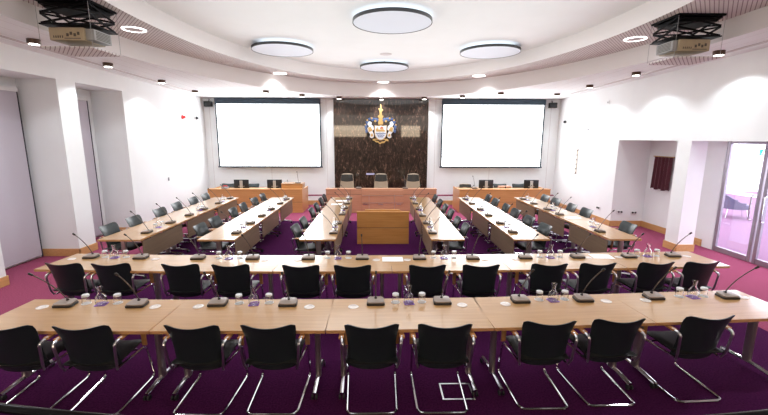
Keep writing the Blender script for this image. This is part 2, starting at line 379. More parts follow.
# blinds standing in the left niches
for i, (y0, y1) in enumerate([(6.30, 7.80), (8.40, 9.62)]):
    x = XL - .70
    d = MB().box(x - .06, x, y0, y1, .05, 3.30).build('window_%d' % (3 + i), 'blind_fabric', bevel=.004, seg=1); struct(d)
    MB().box(x - .02, x + .012, y1, y1 + .012, .02, 3.36).build('jamb', 'dark_gap', d)
    MB().box(x - .02, x + .03, y0, y1, 3.30, 3.38).build('headrail', 'white_plastic', d)
# marble slab
struct(MB().box(-1.58, 1.83, YB - .06, YB, 0.37, 3.83).build('trim_7', 'marble', bevel=.004, seg=1))

# glazed entrance on the right, lobby beyond
DX = XR + .93
for i, (y0, y1) in enumerate([(7.38, 8.27), (6.45, 7.34), (5.3, 6.41)]):
    mb = MB(); t = .075
    mb.box(DX - .03, DX + .03, y0, y0 + t, 0, 2.41); mb.box(DX - .03, DX + .03, y1 - t, y1, 0, 2.41)
    mb.box(DX - .03, DX + .03, y0 + t, y1 - t, 0, .11); mb.box(DX - .03, DX + .03, y0 + t, y1 - t, 2.35, 2.41)
    d = struct(mb.build('door_%d' % (i + 1), 'door_metal', bevel=.006, seg=1))
    MB().box(DX - .006, DX + .006, y0 + t, y1 - t, .11, 2.35).build('pane', 'pane_glass', d)
    if i < 2:
        hy = y0 + .11 if i == 0 else y1 - .11
        MB().tube(rounded([(DX - .03, hy, .85), (DX - .09, hy, .85), (DX - .09, hy, 1.35), (DX - .03, hy, 1.35)], .03), .013).build('handle', 'chrome', d, smooth=True)
struct(MB().box(7.62, 20, 1, 18, -.12, -.001).build('floor', 'lobby_floor'))
mb = MB()
for y in (3.2, 6.2, 9.4, 12.4, 15.4): mb.box(16.0, 16.12, y - .04, y + .04, 0, 3.2)
mb.box(16.0, 16.12, 1, 18, 0, .12); mb.box(16.0, 16.12, 1, 18, 3.1, 3.2)
struct(mb.build('window_5', 'white_plastic'))
# lobby armchair
t = thing('lobby_armchair', 'lilac tub armchair in the lobby, seen through the glass door', 'armchair', (11.3, 11.85, 0), radians(60))
MB().prism([(x, y) for x, y in rrect(.62, .6, .12)], .30, .44).build('seat', 'lilac_fabric', t, bevel=.02)
def tubback(u, v):
    a = radians(-20) + u * radians(220); r = .36 + .05 * v; return ((r * cos(a), r * sin(a), .30 + v * (.22 + .28 * max(0, sin(a)))), (cos(a), sin(a), 0))
MB().sheet(tubback, 16, 5, .05).build('backrest', 'lilac_fabric', t, smooth=True)
for sx in (-1, 1):
    for sy in (-1, 1): MB().tube([(sx * .24, sy * .22, .31), (sx * .27, sy * .26, 0)], .012).build('leg', 'chrome', t, smooth=True)
# exit sign in the lobby
t = thing('exit_sign', 'green illuminated exit sign hanging in the lobby beyond the glass door', 'sign', (9.07, 9.0, 2.07))
MB().box(-.17, .17, -.03, .03, 0, .16).build('sign_box', 'exit_white', t, bevel=.005, seg=1)
MB().box(-.16, .16, -.034, -.03, .01, .15).build('sign_face', 'exit_green', t)
mb = MB(); mb.box(-.01, .05, -.037, -.034, .07, .085); mb.prism([(.05, .05), (.09, .078), (.05, .106)], -.037, -.034, fn=lambda x, y, z: (x, z, y))
mb.prism(arc(-.07, .115, .012, 0, 2 * pi, 10)[:-1], -.037, -.034, fn=lambda x, y, z: (x, z, y)); mb.prism([(-.085, .10), (-.06, .10), (-.04, .07), (-.05, .03), (-.06, .03), (-.07, .06), (-.10, .03), (-.11, .035), (-.085, .07)], -.037, -.034, fn=lambda x, y, z: (x, z, y))
mb.build('symbol', 'exit_white', t)
MB().tube([(0, 0, .16), (0, 0, 1.2)], .008).build('rod', 'grey_plastic', t)

# ------------------------------------------------------------------ ceiling fittings
def mk_disc():
    t = thing('ceiling_disc', '', 'acoustic disc'); 
    MB().lathe([(.712, 0), (.712, .02)], 64).build('face', 'disc_face', t)
    mb = MB(); mb.lathe([(.712, -.006), (.725, -.006), (.725, .05), (.712, .05), (.712, -.006)], 64, cap=False); mb.build('rim', 'disc_rim', t, smooth=True)
    mb = MB()
    for a in (0, 1, 2, 3): mb.tube([(.4 * cos(a * pi / 2), .4 * sin(a * pi / 2), .02), (.4 * cos(a * pi / 2), .4 * sin(a * pi / 2), .14)], .012)
    mb.build('bracket', 'disc_rim', t); return Proto(t)
P = mk_disc()
for (x, y), l in zip([(.27, 7.53), (-2.28, 9.86), (2.75, 9.95), (.20, 12.1)], ['largest looking, nearest the camera', 'on the left side of the oval ceiling', 'on the right side of the oval ceiling', 'farthest one, above the marble slab end']):
    P.place((x, y, 4.51), 0, 'pale round acoustic disc with black rim, ' + l, 'acoustic discs under the oval ceiling')
def mk_spot():
    t = thing('ceiling_spotlight', '', 'ceiling light')
    MB().lathe([(.085, 0), (.09, .01), (.09, .075)], 24).build('housing', 'lamp_body', t, smooth=True)
    MB().lathe([(.07, -.004), (.07, 0)], 24).build('lens', 'lamp_glow', t)
    l = bpy.data.lights.new('spot_lamp', 'SPOT'); l.energy = P_SPOT; l.spot_size = radians(128); l.spot_blend = .35; l.color = (.90, .96, 1); l.shadow_soft_size = .05
    o = bpy.data.objects.new('lamp', l); C.objects.link(o); o.location = (0, 0, -.02); o.parent = t; return Proto(t)
P = mk_spot()
sp = [(-5.5, 6.65), (-5.55, 8.45), (-5.6, 10.55), (-5.62, 12.45), (-3.45, 12.45), (-2.49, 13.25), (-1.33, 13.85), (.14, 14.02), (1.62, 13.85), (2.84, 13.35), (3.89, 12.6), (5.75, 12.75), (5.85, 11.0), (5.88, 9.1), (6.02, 7.10), (-5.45, 4.7), (5.88, 5.0)]
ln = ['beside the left wall, nearest in view', 'beside the left wall, second in view', 'beside the left wall, third in view', 'in the far left corner', 'above the left screen, at its left part', 'above the middle of the left screen', 'at the left edge of the marble slab', 'above the crest', 'at the right edge of the marble slab', 'above the left half of the right screen', 'above the middle of the right screen', 'in the far right corner', 'beside the right wall, third in view', 'beside the right wall, second in view', 'beside the right wall, behind the right projector lift', 'beside the left wall, overhead left', 'beside the right wall, overhead right']
for (x, y), l in zip(sp, ln): P.place((x, y, zc(y) - .076), 0, 'small bronze surface spotlight, lit, ' + l, 'spotlights around the outer ceiling')
def mk_ring():
    t = thing('recessed_ring_light', '', 'ceiling light')
    MB().lathe([(.155, 0), (.155, -.010), (.185, -.010), (.19, 0)], 40, cap=False).build('glowing_ring', 'ring_glow', t, smooth=True)
    MB().lathe([(.155, -.006), (.155, 0)], 40).build('centre_plate', 'ring_inner', t)
    l = bpy.data.lights.new('ring_lamp', 'AREA'); l.shape = 'DISK'; l.size = .36; l.energy = P_RING; l.color = (.96, .98, 1); l.spread = radians(115)
    o = bpy.data.objects.new('lamp', l); C.objects.link(o); o.location = (0, 0, -.03); o.parent = t; return Proto(t)
P = mk_ring()
rl = [(-4.24, 7.25), (4.85, 7.65), (-2.85, 11.85), (.19, 13.55), (3.05, 12.1), (-4.45, 3.6), (4.9, 3.8)]
rn = ['right of the left projector lift', 'left of the right projector lift', 'above the left screen', 'above the crest', 'above the right screen', 'overhead left', 'overhead right']
for (x, y), l in zip(rl, rn): P.place((x, y, Z2 - .001), 0, 'round glowing ring light in the slatted ceiling band, ' + l, 'ring lights in the ceiling band')
P = Proto(thing('ceiling_grille', '', 'ceiling speaker')); MB().lathe([(.0, -.01), (.15, -.01), (.16, 0)], 32, cap=False).build('grille', 'ring_inner', P.root); P = Proto(P.root)
for (x, y, z), l in zip([(-3.78, 10.3, Z2), (4.05, 10.45, Z2), (.22, 10.75, Z1)], ['in the slatted band on the left', 'in the slatted band on the right', 'in the oval ceiling between the discs']):
    P.place((x, y, z - .001), 0, 'flat grey round ceiling speaker ' + l, 'flush ceiling speakers')

# projector lifts and projectors
def scissor(mb, x, y0, y1, z0, z1, n):
    h = (z1 - z0) / n
    for k in range(n):
        for s in (0, 1):
            a, b_ = (y0, y1) if s == 0 else (y1, y0)
            mb.tube([(x, a, z0 + k * h + .01), (x, b_, z0 + (k + 1) * h - .01)], .016, 4)
def scissor_x(mb, y, x0, x1, z0, z1, n):
    h = (z1 - z0) / n
    for k in range(n):
        for s in (0, 1):
            a, b_ = (x0, x1) if s == 0 else (x1, x0)
            mb.tube([(a, y, z0 + k * h + .01), (b_, y, z0 + (k + 1) * h - .01)], .016, 4)
for (px, py, lab, sgn) in [(-4.29, 6.02, 'left', 1), (4.86, 6.42, 'right', -1)]:
    t = thing('projector_lift', 'black scissor projector lift lowered from the %s side of the ceiling' % lab, 'projector lift', (px, py, 0))
    MB().box(-.36, .36, -.30, .30, Z2 - .03, Z2 - .001).build('mounting_plate', 'black_metal', t)
    MB().box(-.30, .30, -.24, .24, Z2 - .10, Z2 - .03).build('motor_housing', 'black_metal', t, bevel=.01, seg=1)
    for y in (-.26, .26):
        mb = MB(); scissor_x(mb, y, -.33, .33, 3.99, Z2 - .03, 2); mb.build('scissor_arm', 'black_metal', t)
    for x in (-.33, .33):
        mb = MB(); scissor(mb, x, -.26, .26, 3.99, Z2 - .03, 2); mb.build('scissor_arm', 'black_metal', t)
    MB().box(-.36, .36, -.28, .28, 3.975, 3.995).build('carriage', 'black_metal', t, bevel=.004, seg=1)
    MB().box(-.36, .36, -.30, .30, 3.665, 3.685).build('cover_panel', 'perforated_panel', t)
    for x in (-.355, .355):
        for y in (-.295, .295): MB().tube([(x, y, 3.67), (x, y, Z2)], .003, 6).build('cable', 'cable', t)
    p = thing('projector', 'beige ceiling projector hanging in the %s lift' % lab, 'projector', (px + .0, py - .02, 3.775))
    MB().box(-.26, .22, -.23, .20, 0, .17).build('casing', 'projector_tan', p, bevel=.012)
    mb = MB()
    for k in range(4): mb.box(-.02 + .05 * k, .01 + .05 * k, -.236, -.229, .05 + .02 * (k % 2), .09 + .02 * (k % 2))
    for k in range(5): mb.box(-.20 + .03 * k, -.19 + .03 * k, -.236, -.229, .03, .06)
    mb.box(-.05, .17, -.236, -.229, .02, .03); mb.build('connector_panel', 'projector_dark', p)
    q = MB().box(.22 if sgn > 0 else -.34, .34 if sgn > 0 else -.26, -.20, .16, .01, .16).build('side_vent', 'side_grey', p, bevel=.008)
    mb = MB()
    xx = .34 if sgn > 0 else -.345
    for k in range(6): mb.box(xx, xx + .006, -.16, .12, .03 + .02 * k, .038 + .02 * k)
    mb.build('louvre', 'projector_dark', q)
    MB().lathe([(.05, 0), (.05, .05), (.04, .05)], 20, (0, 0, 0)).build('lens', 'mic_black', p, smooth=True).matrix_local = Matrix.Translation((-.05, .20, .09)) @ Matrix.Rotation(-pi / 2, 4, 'X')

# ------------------------------------------------------------------ back wall things
for x0, x1, side in [(-5.75, -2.03, 'left'), (2.30, 6.01, 'right')]:
    t = thing('projection_screen', 'large lit white projection screen hanging %s of the marble slab' % side, 'screen', ((x0 + x1) / 2, YB - .16, 1.38))
    h = (x1 - x0) / 2
    MB().box(-h, h, -.05, .06, 2.25, 2.44).build('casing', 'screen_case', t, bevel=.01, seg=1)
    MB().box(-h, h, 0, .012, 0.03, 2.26).build('border', 'screen_case', t)
    MB().box(-h + .055, h - .055, -.004, 0, 0.06, 2.24).build('screen_surface', 'screen_white', t)
    MB().box(-h - .03, h + .03, -.02, .03, 0, .045).build('bottom_bar', 'screen_case', t, bevel=.006, seg=1)
    MB().box(-.5, .5, .06, .155, 2.34, 2.46).build('wall_bracket', 'screen_case', t)
# coat of arms
t = thing('coat_of_arms', 'gold and blue heraldic coat of arms mounted on the dark marble', 'crest', (.11, YB - .06, 2.68))
t.scale = (1.2, 1, 1.2)
def flat(mb, pts, y0, y1, mi=None): mb.prism(pts, 0, 1, mi, fn=lambda x, y, z: (x, -(y0 + (y1 - y0) * z), y))
shield = [(-.17, .17), (-.06, .155), (0, .175), (.06, .155), (.17, .17)] + [(.17 * cos(a), -.05 - .19 * sin(a) ** 1.2) for a in [pi / 2 * k / 8 for k in range(0, 9)]] + [(-.17 * cos(a), -.05 - .19 * sin(a) ** 1.2) for a in [pi / 2 * (8 - k) / 8 for k in range(1, 9)]]
mb = MB(); flat(mb, [(x * 1.1, y * 1.1) for x, y in shield], 0, .045); mb.build('shield_rim', 'gold', t, bevel=.006, seg=1)
mb = MB(); flat(mb, shield, .045, .06); q = mb.build('shield', 'crest_white', t)
mb = MB()
for k in range(3):
    top = [(-.15 + .03 * i, -.045 - .05 * k + .010 * sin(i * 1.9)) for i in range(11)]
    w_ = 1 - .22 * k
    top = [(x * w_, y) for x, y in top]; flat(mb, top + [(x, y - .022) for x, y in top[::-1]], .06, .066)
mb.build('wave', 'crest_blue', q)
mb = MB(); flat(mb, [(-.14, .0), (-.14, .10), (-.12, .10), (-.12, .08), (-.10, .08), (-.10, .13), (-.07, .13), (-.07, .06), (.02, .06), (.02, .12), (.05, .12), (.05, .07), (.09, .07), (.14, .02), (.12, 0)], .06, .07); mb.build('castle_and_ship', 'gold', q)
mb = MB(); flat(mb, [(-.02, .075), (.0, .14), (.04, .15), (.1, .10), (.06, .08)], .06, .068); mb.build('banner', 'crest_red', q)
for s in (-1, 1):
    body = [(.20, -.16), (.26, -.20), (.33, -.17), (.31, -.08), (.38, .0), (.40, .10), (.35, .15), (.40, .22), (.34, .30), (.27, .27), (.28, .20), (.22, .16), (.20, .06), (.25, .02), (.21, -.06)]
    mb = MB(); flat(mb, [(s * x, y) for x, y in body], 0, .05); q = mb.build('supporter', 'crest_white', t, bevel=.008, seg=1)
    mb = MB(); flat(mb, [(s * x, y) for x, y in [(.24, .03), (.36, -.02), (.38, .12), (.30, .14)]], .05, .06); flat(mb, [(s * x, y) for x, y in [(.22, -.14), (.30, -.15), (.29, -.07), (.24, -.06)]], .05, .058); mb.build('drapery', 'gold', q)
    mb = MB()
    for (cx_, cz_, rx, rz_) in [(.12, .34, .09, .05), (.22, .36, .08, .05), (.31, .37, .07, .035), (.40, .28, .05, .05), (.44, .15, .04, .07), (.42, .02, .04, .06)]:
        flat(mb, [(s * (cx_ + rx * (1 + .25 * sin(5 * a)) * cos(a)), cz_ + rz_ * (1 + .25 * cos(5 * a)) * sin(a)) for a in [2 * pi * k / 20 for k in range(20)]], 0, .035)
    mb.build('mantling', 'crest_blue', t, bevel=.004, seg=1)
    mb = MB()
    for (cx_, cz_, r_) in [(.16, .31, .035), (.27, .39, .03), (.40, .33, .025), (.46, .20, .022)]: flat(mb, arc(s * cx_, cz_, r_, 0, 2 * pi, 10)[:-1], .035, .05)
    mb.build('leaf', 'gold', t)
mb = MB(); flat(mb, [(-.07, .20), (.07, .20), (.08, .29), (.04, .33), (-.04, .33), (-.08, .29)], .02, .07); mb.build('helmet', 'gold', t, bevel=.008, seg=1)
mb = MB(); flat(mb, [(-.08, .33), (.08, .33), (.05, .39), (.09, .46), (.045, .47), (.035, .58), (.08, .63), (.045, .67), (.025, .66), (.02, .80), (-.015, .80), (-.02, .66), (-.07, .68), (-.04, .60), (-.03, .50), (-.09, .45), (-.05, .39)], .01, .05); mb.build('crest_top', 'gold', t, bevel=.005, seg=1)
top = [(-.36 + .06 * i, -.30 - .05 * cos((i - 6) / 6 * pi) + .02 * sin(i * 2)) for i in range(13)]
top = [(x * .66, y * .9) for x, y in top]
mb = MB(); flat(mb, top + [(x, y - .05) for x, y in top[::-1]], 0, .03); flat(mb, [(-.22, -.215), (.22, -.215), (.18, -.245), (-.18, -.245)], 0, .025); mb.build('motto_scroll', 'gold', t, bevel=.004, seg=1)
tag(MB().box(-.15, .15, -.02, 0, -.03, .03).build('plaque', 'plaque', loc=(-.27, YB - .06, 1.14), bevel=.004, seg=1), 'small pale blue plaque low on the dark marble, behind the executive chairs', 'plaque')

# wall-mounted bits
def speaker(loc, rz, lab):
    t = thing('wall_speaker', lab, 'speaker', loc, rz)
    MB().box(-.13, .13, -.20, -.04, -.09, .09).build('cabinet', 'speaker_black', t, bevel=.01)
    MB().tube([(0, -.09, .05), (0, -.02, .16), (0, 0, .16)], .015).build('bracket', 'speaker_black', t)
speaker((-6.00, YB, 3.62), 0, 'small black speaker bracketed to the back wall in the left corner')
speaker((6.30, YB, 3.62), 0, 'small black speaker bracketed to the back wall in the right corner')
t = thing('alarm_beacon', 'red fire alarm beacon high on the left wall', 'alarm', (XL, 12.72, 3.09), radians(90))
MB().lathe([(.07, 0), (.07, .03), (.05, .04), (.05, .09), (.03, .11)], 20).build('lens', 'alarm_red', t, smooth=True).rotation_euler = (pi / 2, 0, 0)
MB().lathe([(.075, 0), (.075, .02)], 20).build('base', 'grey_plastic', t).rotation_euler = (pi / 2, 0, 0)
def wallcam(loc, rz, lab):
    t = thing('dome_camera', lab, 'camera', loc, rz)
    MB().lathe([(.06, 0), (.06, .05)], 20).build('base', 'white_plastic', t, smooth=True).rotation_euler = (pi / 2, 0, 0)
    MB().lathe([(.05, .05), (.05, .08), (.03, .11), (.005, .12)], 20).build('dome', 'speaker_black', t, smooth=True).rotation_euler = (pi / 2, 0, 0)
wallcam((XL, 13.6, 3.10), radians(90), 'small dark dome camera on the left wall by the screen')
wallcam((XR, 13.7, 3.02), radians(-90), 'small dark dome camera on the right wall by the screen')
def sensor(name, loc, rz, lab, m_='white_plastic', w_=.04, h_=.05, cat='sensor'):
    t = thing(name, lab, cat, loc, rz); MB().box(-w_, w_, -.02, 0, -h_, h_).build('plate', m_, t, bevel=.005, seg=1)
    MB().box(-w_ * .4, w_ * .4, -.028, -.02, -h_ * .4, h_ * .4).build('button', 'grey_plastic', t)
sensor('wall_sensor', (XR, 12.25, 2.73), radians(-90), 'small grey sensor on the right wall above the hanging brackets', 'grey_plastic', .03, .03)
sensor('wall_sensor', (XR, 11.3, 3.47), radians(-90), 'tiny round sensor high on the right wall', 'white_plastic', .05, .05)
sensor('light_switch', (XL, 11.58, 1.23), radians(90), 'small grey light switch on the left wall', 'grey_plastic', .03, .05, 'switch')
# slim bracket arm with hanging hooks on the right wall
t = thing('hook_rail', 'slim brass hook rail hanging on the right wall', 'wall fitting', (XR, 12.75, 0))
MB().tube([(-.02, 0, 1.30), (-.02, 0, 2.12)], .008).build('rod', 'gold', t)
mb = MB()
for k in range(6): mb.lathe([(.0, -.03), (.028, -.015), (.028, .015), (0, .03)], 8, (-.035, 0, 1.32 + .15 * k), cap=False)
mb.build('hook', 'leg_metal', t, smooth=True)
MB().tube([(-.02, 0, 2.1), (-.05, -.25, 2.16), (-.04, -.45, 2.12)], .012).build('arm', 'white_plastic', t)
for (x, y, z, rz, l) in [(XR, 11.25, .42, -90, 'on the right wall before the recess'), (XR + .22, 10.61, .42, 0, 'on the recess side wall, left one'), (XR + .62, 10.61, .40, 0, 'on the recess side wall, right one')]:
    t = thing('floor_socket_plate', 'double wall socket with dark plugs ' + l, 'socket', (x, y, z), radians(rz))
    MB().box(-.09, .09, -.015, 0, -.045, .045).build('plate', 'white_plastic', t, bevel=.004, seg=1)
    for s in (-.04, .04): MB().box(s - .02, s + .02, -.05, -.015, -.02, .025).build('plug', 'castor_black', t, bevel=.004, seg=1)
# velvet curtain over a plaque in the right recess
t = thing('plaque_curtain', 'small dark red velvet curtain on the recess wall at right', 'curtain', (XR + .90, 10.02, 0))
def cur(u, v):
    y = (u - .5) * .66; f = .03 * sin(u * 32) * (1 - .3 * v); return ((-.05 + f - .02 * (1 - v), y, 1.13 + v * .85 + .015 * sin(u * 16) * (1 - v)), (1, 0, 0))
MB().sheet(cur, 40, 8, .012).build('drape', 'velvet', t, smooth=True)
MB().tube([(-.05, -.37, 1.99), (-.05, .37, 1.99)], .012).build('rod', 'gold', t)
MB().box(-.05, 0, -.02, .02, 1.97, 2.0).build('bracket', 'gold', t)

# ------------------------------------------------------------------ tables
def mk_table(w, d, panel, name, pside=1):
    """top centred on x, near edge at y=0; legs at both ends; panel (if any) hangs along y=d*... """
    t = thing(name, '', 'table')
    mb = MB(); mb.prism([(x, y + d / 2) for x, y in rrect(w - .008, d, .006, 2)], .71, .74)
    o = mb.build('table_top', ['beech_top', 'beech_edge'], t)
    for p in o.data.polygons: p.material_index = 0 if abs(p.normal.z) > .5 else 1
    for sx in (-1, 1):
        lx = sx * (w / 2 - .13)
        g = MB().prism([(lx + x, d / 2 + y) for x, y in rrect(.05, .09, .022, 3)], .07, .71).build('leg', 'leg_metal', t, smooth=True)
        fm = MB(); fm.tube(rounded([(lx, .06, .055), (lx, d / 2 - .08, .075), (lx, d / 2 + .08, .075), (lx, d - .06, .055)], .05), .022, 8); fm.build('foot', 'chrome', g, smooth=True)
        for yy in (.07, d - .07):
            c_ = MB()
            for q in (-.018, .018):
                c_.prism(arc(0, .026, .026, 0, 2 * pi, 12)[:-1], q - .008, q + .008, fn=lambda a, b, z, yy=yy: (lx + z, yy + a, b))
            c_.box(lx - .006, lx + .006, yy - .006, yy + .006, .026, .05); c_.build('castor', 'castor_black', g)
    MB().box(-w / 2 + .13, w / 2 - .13, d / 2 - .02, d / 2 + .02, .665, .71).build('crossbar', 'leg_metal', t)
    if panel:
        y0 = .025 if panel < 0 else d - .043
        MB().box(-w / 2 + .12, w / 2 - .12, y0, y0 + .018, .33, .685).build('modesty_panel', 'panel_wood', t, bevel=.003, seg=1)
        for q in (-.45, 0, .45): MB().box(q - .02, q + .02, y0 + .003, y0 + .015, .68, .712).build('hinge', 'chrome', t)
    return Proto(t)
# nearest row: polyline of near-edge joints
J1 = [(-3.68, 3.27), (-2.05, 3.25), (-.47, 3.245), (1.07, 3.275), (2.63, 3.36), (4.18, 3.465)]
for i in range(5):
    (xa, ya), (xb, yb) = J1[i], J1[i + 1]; L = math.hypot(xb - xa, yb - ya)
    P = mk_table(L, .69, 0, 'meeting_table')
    P.place(((xa + xb) / 2, (ya + yb) / 2, 0), math.atan2(yb - ya, xb - xa), 'beech meeting table in the nearest long row, ' + nth(i, 5), 'tables of the nearest row')
J2 = [(-4.52, 4.93), (-2.98, 4.85), (-1.37, 4.82), (.19, 4.815), (1.76, 4.855), (3.36, 4.92), (4.83, 4.99)]
for i in range(6):
    (xa, ya), (xb, yb) = J2[i], J2[i + 1]; L = math.hypot(xb - xa, yb - ya)
    P = mk_table(L, .70, 0, 'meeting_table')
    P.place(((xa + xb) / 2, (ya + yb) / 2, 0), math.atan2(yb - ya, xb - xa), 'beech meeting table in the second long row, ' + nth(i, 6), 'tables of the second row')
SP = dict(A=(-4.75, -4.03, 1, -1), B=(-3.07, -2.44, 1, -1), C=(-1.34, -.72, 1, -1), D=(.92, 1.50, -1, 1), E=(2.36, 2.98, -1, 1), F=(4.02, 4.58, -1, 1))
COLN = dict(A='far left column', B='second column from left', C='column left of clerk desk', D='column right of clerk desk', E='second column from right', F='far right column')
YJ = [6.42, 8.02, 9.62, 11.20]
for k, (x0, x1, side, _) in SP.items():
    P = mk_table(1.595, x1 - x0, -1, 'meeting_table')
    for i in range(3):
        yc = (YJ[i] + YJ[i + 1]) / 2
        # local +y points away from the aisle edge (panel at y=0)
        loc, rz = ((x1, yc, 0), pi / 2) if side > 0 else ((x0, yc, 0), -pi / 2)
        P.place(loc, rz, 'beech table with brown front panel, %s, %s' % (COLN[k], ['near one', 'middle one', 'far one'][i]), 'tables of the six columns')

# ------------------------------------------------------------------ chairs (sitter faces +y, origin under the back's top)
def mk_chair():
    t = thing('conference_chair', '', 'chair')
    def bk(u, v):
        s = 2 * u - 1
        w_ = .226 - .012 * sin(pi * v) + .024 * v ** 4 - .012 * max(0, v - .88) / .12; z = .375 + .475 * v
        z += ((.034 * s * s - .030 * s ** 10) if v > .6 else 0) * ((v - .6) / .4 if v > .6 else 0) + (.035 * s ** 4 * (1 - v / .25) if v < .25 else 0)
        y = .115 - .115 * v + .05 * s * s - .035 * v ** 8 + .012 * abs(s) ** 3 * v
        n = Vector((-2 * .05 * s / w_ * 1, 1, .15)).normalized()
        return ((s * w_, y, z), n)
    def th(u, v): return .034 * (max(0.02, 1 - (2 * u - 1) ** 8) ** .5) * (max(.05, 1 - (2 * v - 1) ** 10) ** .5)
    MB().sheet(bk, 16, 12, th).build('backrest', 'leather', t, smooth=True)
    def st(u, v):
        s = 2 * u - 1; q = 2 * v - 1
        return ((s * .23 * (1 - .04 * q), .07 + .47 * v, .445 + .012 * s * s - .02 * max(0, q) ** 3 + .01 * max(0, -q) ** 2), (0, 0, 1))
    def th2(u, v): return .06 * (max(.03, 1 - abs(2 * u - 1) ** 8) ** .5) * (max(.03, 1 - abs(2 * v - 1) ** 8) ** .5)
    MB().sheet(st, 12, 12, th2).build('seat', 'seat_leather', t, smooth=True)
    mb = MB()
    for s in (-1, 1): mb.tube(rounded([(0, -.005, .012), (s * .225, -.005, .012), (s * .245, .60, .012), (s * .245, .50, .40), (s * .215, .10, .405)], .06, 4), .0115, 8)
    mb.tube([(-.21, .42, .40), (.21, .42, .40)], .010, 6)
    mb.build('frame', 'chrome', t, smooth=True)
    for s in (-1, 1):
        q = MB().tube(rounded([(s * .225, .085, .405), (s * .240, .06, .46), (s * .258, .035, .68), (s * .272, .12, .692)], .04, 4), [.010] * 3 + [.012] * 4 + [.014] * 5, 8).build('arm_bracket', 'aluminium', t, smooth=True)
        pts = rounded([(0, .09, .695), (0, .30, .69), (0, .46, .65), (0, .475, .42)], .12, 6)
        def arm(u, v, pts=pts, s=s):
            f = u * (len(pts) - 1); i = min(int(f), len(pts) - 2); a = pts[i].lerp(pts[i + 1], f - i); d = (pts[i + 1] - pts[i]).normalized()
            return ((s * (.272 + (v - .5) * .045 - .02 * u), a.y, a.z), (0, -d.z, d.y))
        MB().sheet(arm, 16, 2, .014).build('armrest', 'beech_arm', t, smooth=True)
    return Proto(t)
chair = mk_chair()
c1 = [-3.2, -2.55, -1.61, -.95, -.05, .59, 1.53, 2.18, 3.05]
for i, x in enumerate(c1):
    y = 3.10 + max(0, x - .8) * .058; rz = [.06, .03, -.02, .0, .02, -.01, .0, .02, .05][i]
    chair.place((x, y, 0), rz, 'black leather armchair with chrome sled frame at the nearest row, ' + nth(i, 9), 'chairs along the nearest row')
c2 = [-4.05, -3.43, -2.53, -1.88, -.98, -.32, .64, 1.33, 2.23, 2.88, 3.67, 4.30]
for i, x in enumerate(c2):
    y = 4.69 + max(0, abs(x - .2) - 1.0) * .035; rz = [-.05, .04, 0, .02, -.02, 0, .02, 0, .01, .03, .04, .06][i]
    chair.place((x, y, 0), rz, 'black leather armchair pushed up to the second row, ' + nth(i, 12), 'chairs along the second row')
CX = dict(A=-5.0, B=-3.34, C=-1.54, D=1.67, E=3.18, F=4.84)
CY = dict(A=[7.05, 7.78, 8.72, 9.5, 10.35, 11.05], B=[7.05, 7.70, 8.70, 9.38, 10.25, 11.0], C=[6.96, 7.62, 8.68, 9.36, 10.2, 10.85], D=[7.03, 7.66, 8.5, 9.2, 9.95, 10.78], E=[7.02, 7.78, 8.6, 9.25, 10.12, 10.8], F=[7.15, 8.66, 9.3, 10.2, 10.82])
rr = random.Random(3)
for k in 'ABCDEF':
    for i, y in enumerate(CY[k]):
        chair.place((CX[k] + rr.uniform(-.015, .015), y, 0), (-pi / 2 if SP[k][2] > 0 else pi / 2) + rr.uniform(-.05, .05),
                    'black leather armchair at the %s, %s' % (COLN[k], nth(i, len(CY[k]), 'near')), 'chairs of the six columns')
# chairs behind the two side desks
for x, l in [(-4.38, 'between the two monitors of the left desk'), (-5.22, 'at the left end of the left desk'), (4.33, 'right of the brown box on the right desk'), (5.0, 'behind the right desk, beside its rightmost monitor')]:
    chair.place((x, 13.60, 0), pi, 'black chair peeking over the desk, ' + l, 'chairs behind the side desks')

def mk_exec(hh=1.0):
    t = thing('executive_chair', '', 'chair')
    def bk(u, v):
        s = 2 * u - 1; w_ = (.25 - .05 * v ** 2); return ((s * w_, -.06 - .10 * v + .05 * s * s, (.50 + .72 * v * hh) - .03 * s ** 4 * v ** 6), (0, 1, .1))
    def th(u, v): return .09 * (max(.03, 1 - abs(2 * u - 1) ** 6) ** .5) * (max(.03, 1 - abs(2 * v - 1) ** 8) ** .5)
    MB().sheet(bk, 14, 14, th).build('backrest', 'exec_tan', t, smooth=True)
    def hd(u, v):
        s = 2 * u - 1; vv = .66 + .30 * v; w_ = (.25 - .05 * vv ** 2) * .95; return ((s * w_, -.06 - .10 * vv + .05 * s * s + .032 + .006 * (1 - s * s), .50 + .72 * vv * hh - .04 * (1 - s * s) * (1 - v)), (0, 1, .1))
    MB().sheet(hd, 10, 6, .03).build('head_cushion', 'exec_dark', t, smooth=True)
    MB().prism(rrect(.50, .48, .1), .43, .52).build('seat', 'exec_dark', t, bevel=.025).location = (0, .15, 0)
    for s in (-1, 1):
        MB().tube(rounded([(s * .27, -.05, .50), (s * .29, -.05, .70), (s * .29, .28, .70), (s * .27, .28, .50)], .06), .014).build('armrest', 'chrome', t, smooth=True)
    MB().tube([(0, .12, .10), (0, .12, .44)], .028).build('column', 'chrome', t, smooth=True)
    mb = MB()
    for k in range(5):
        a = 2 * pi * k / 5 + .3; mb.tube([(0, .12, .10), (.29 * cos(a), .12 + .29 * sin(a), .065)], [.025, .015])
        mb.lathe([(.0, .0), (.022, .006), (.028, .027), (.022, .048), (0, .055)], 8, (.29 * cos(a), .12 + .29 * sin(a), 0), cap=False)
    mb.build('star_base', 'castor_black', t, smooth=True)
    return Proto(t)
P = mk_exec()
for x, l in [(-1.07, 'left of the three'), (.12, 'middle of the three'), (1.25, 'right of the three')]:
    P.place((x, 13.48, 0), pi, 'high-backed tan and black executive chair behind centre desk, ' + l, 'executive chairs behind the centre desk')
P = mk_exec(.50)
P.place((3.1, 13.5, 0), pi, 'low tan office chair behind the left end of the right desk')

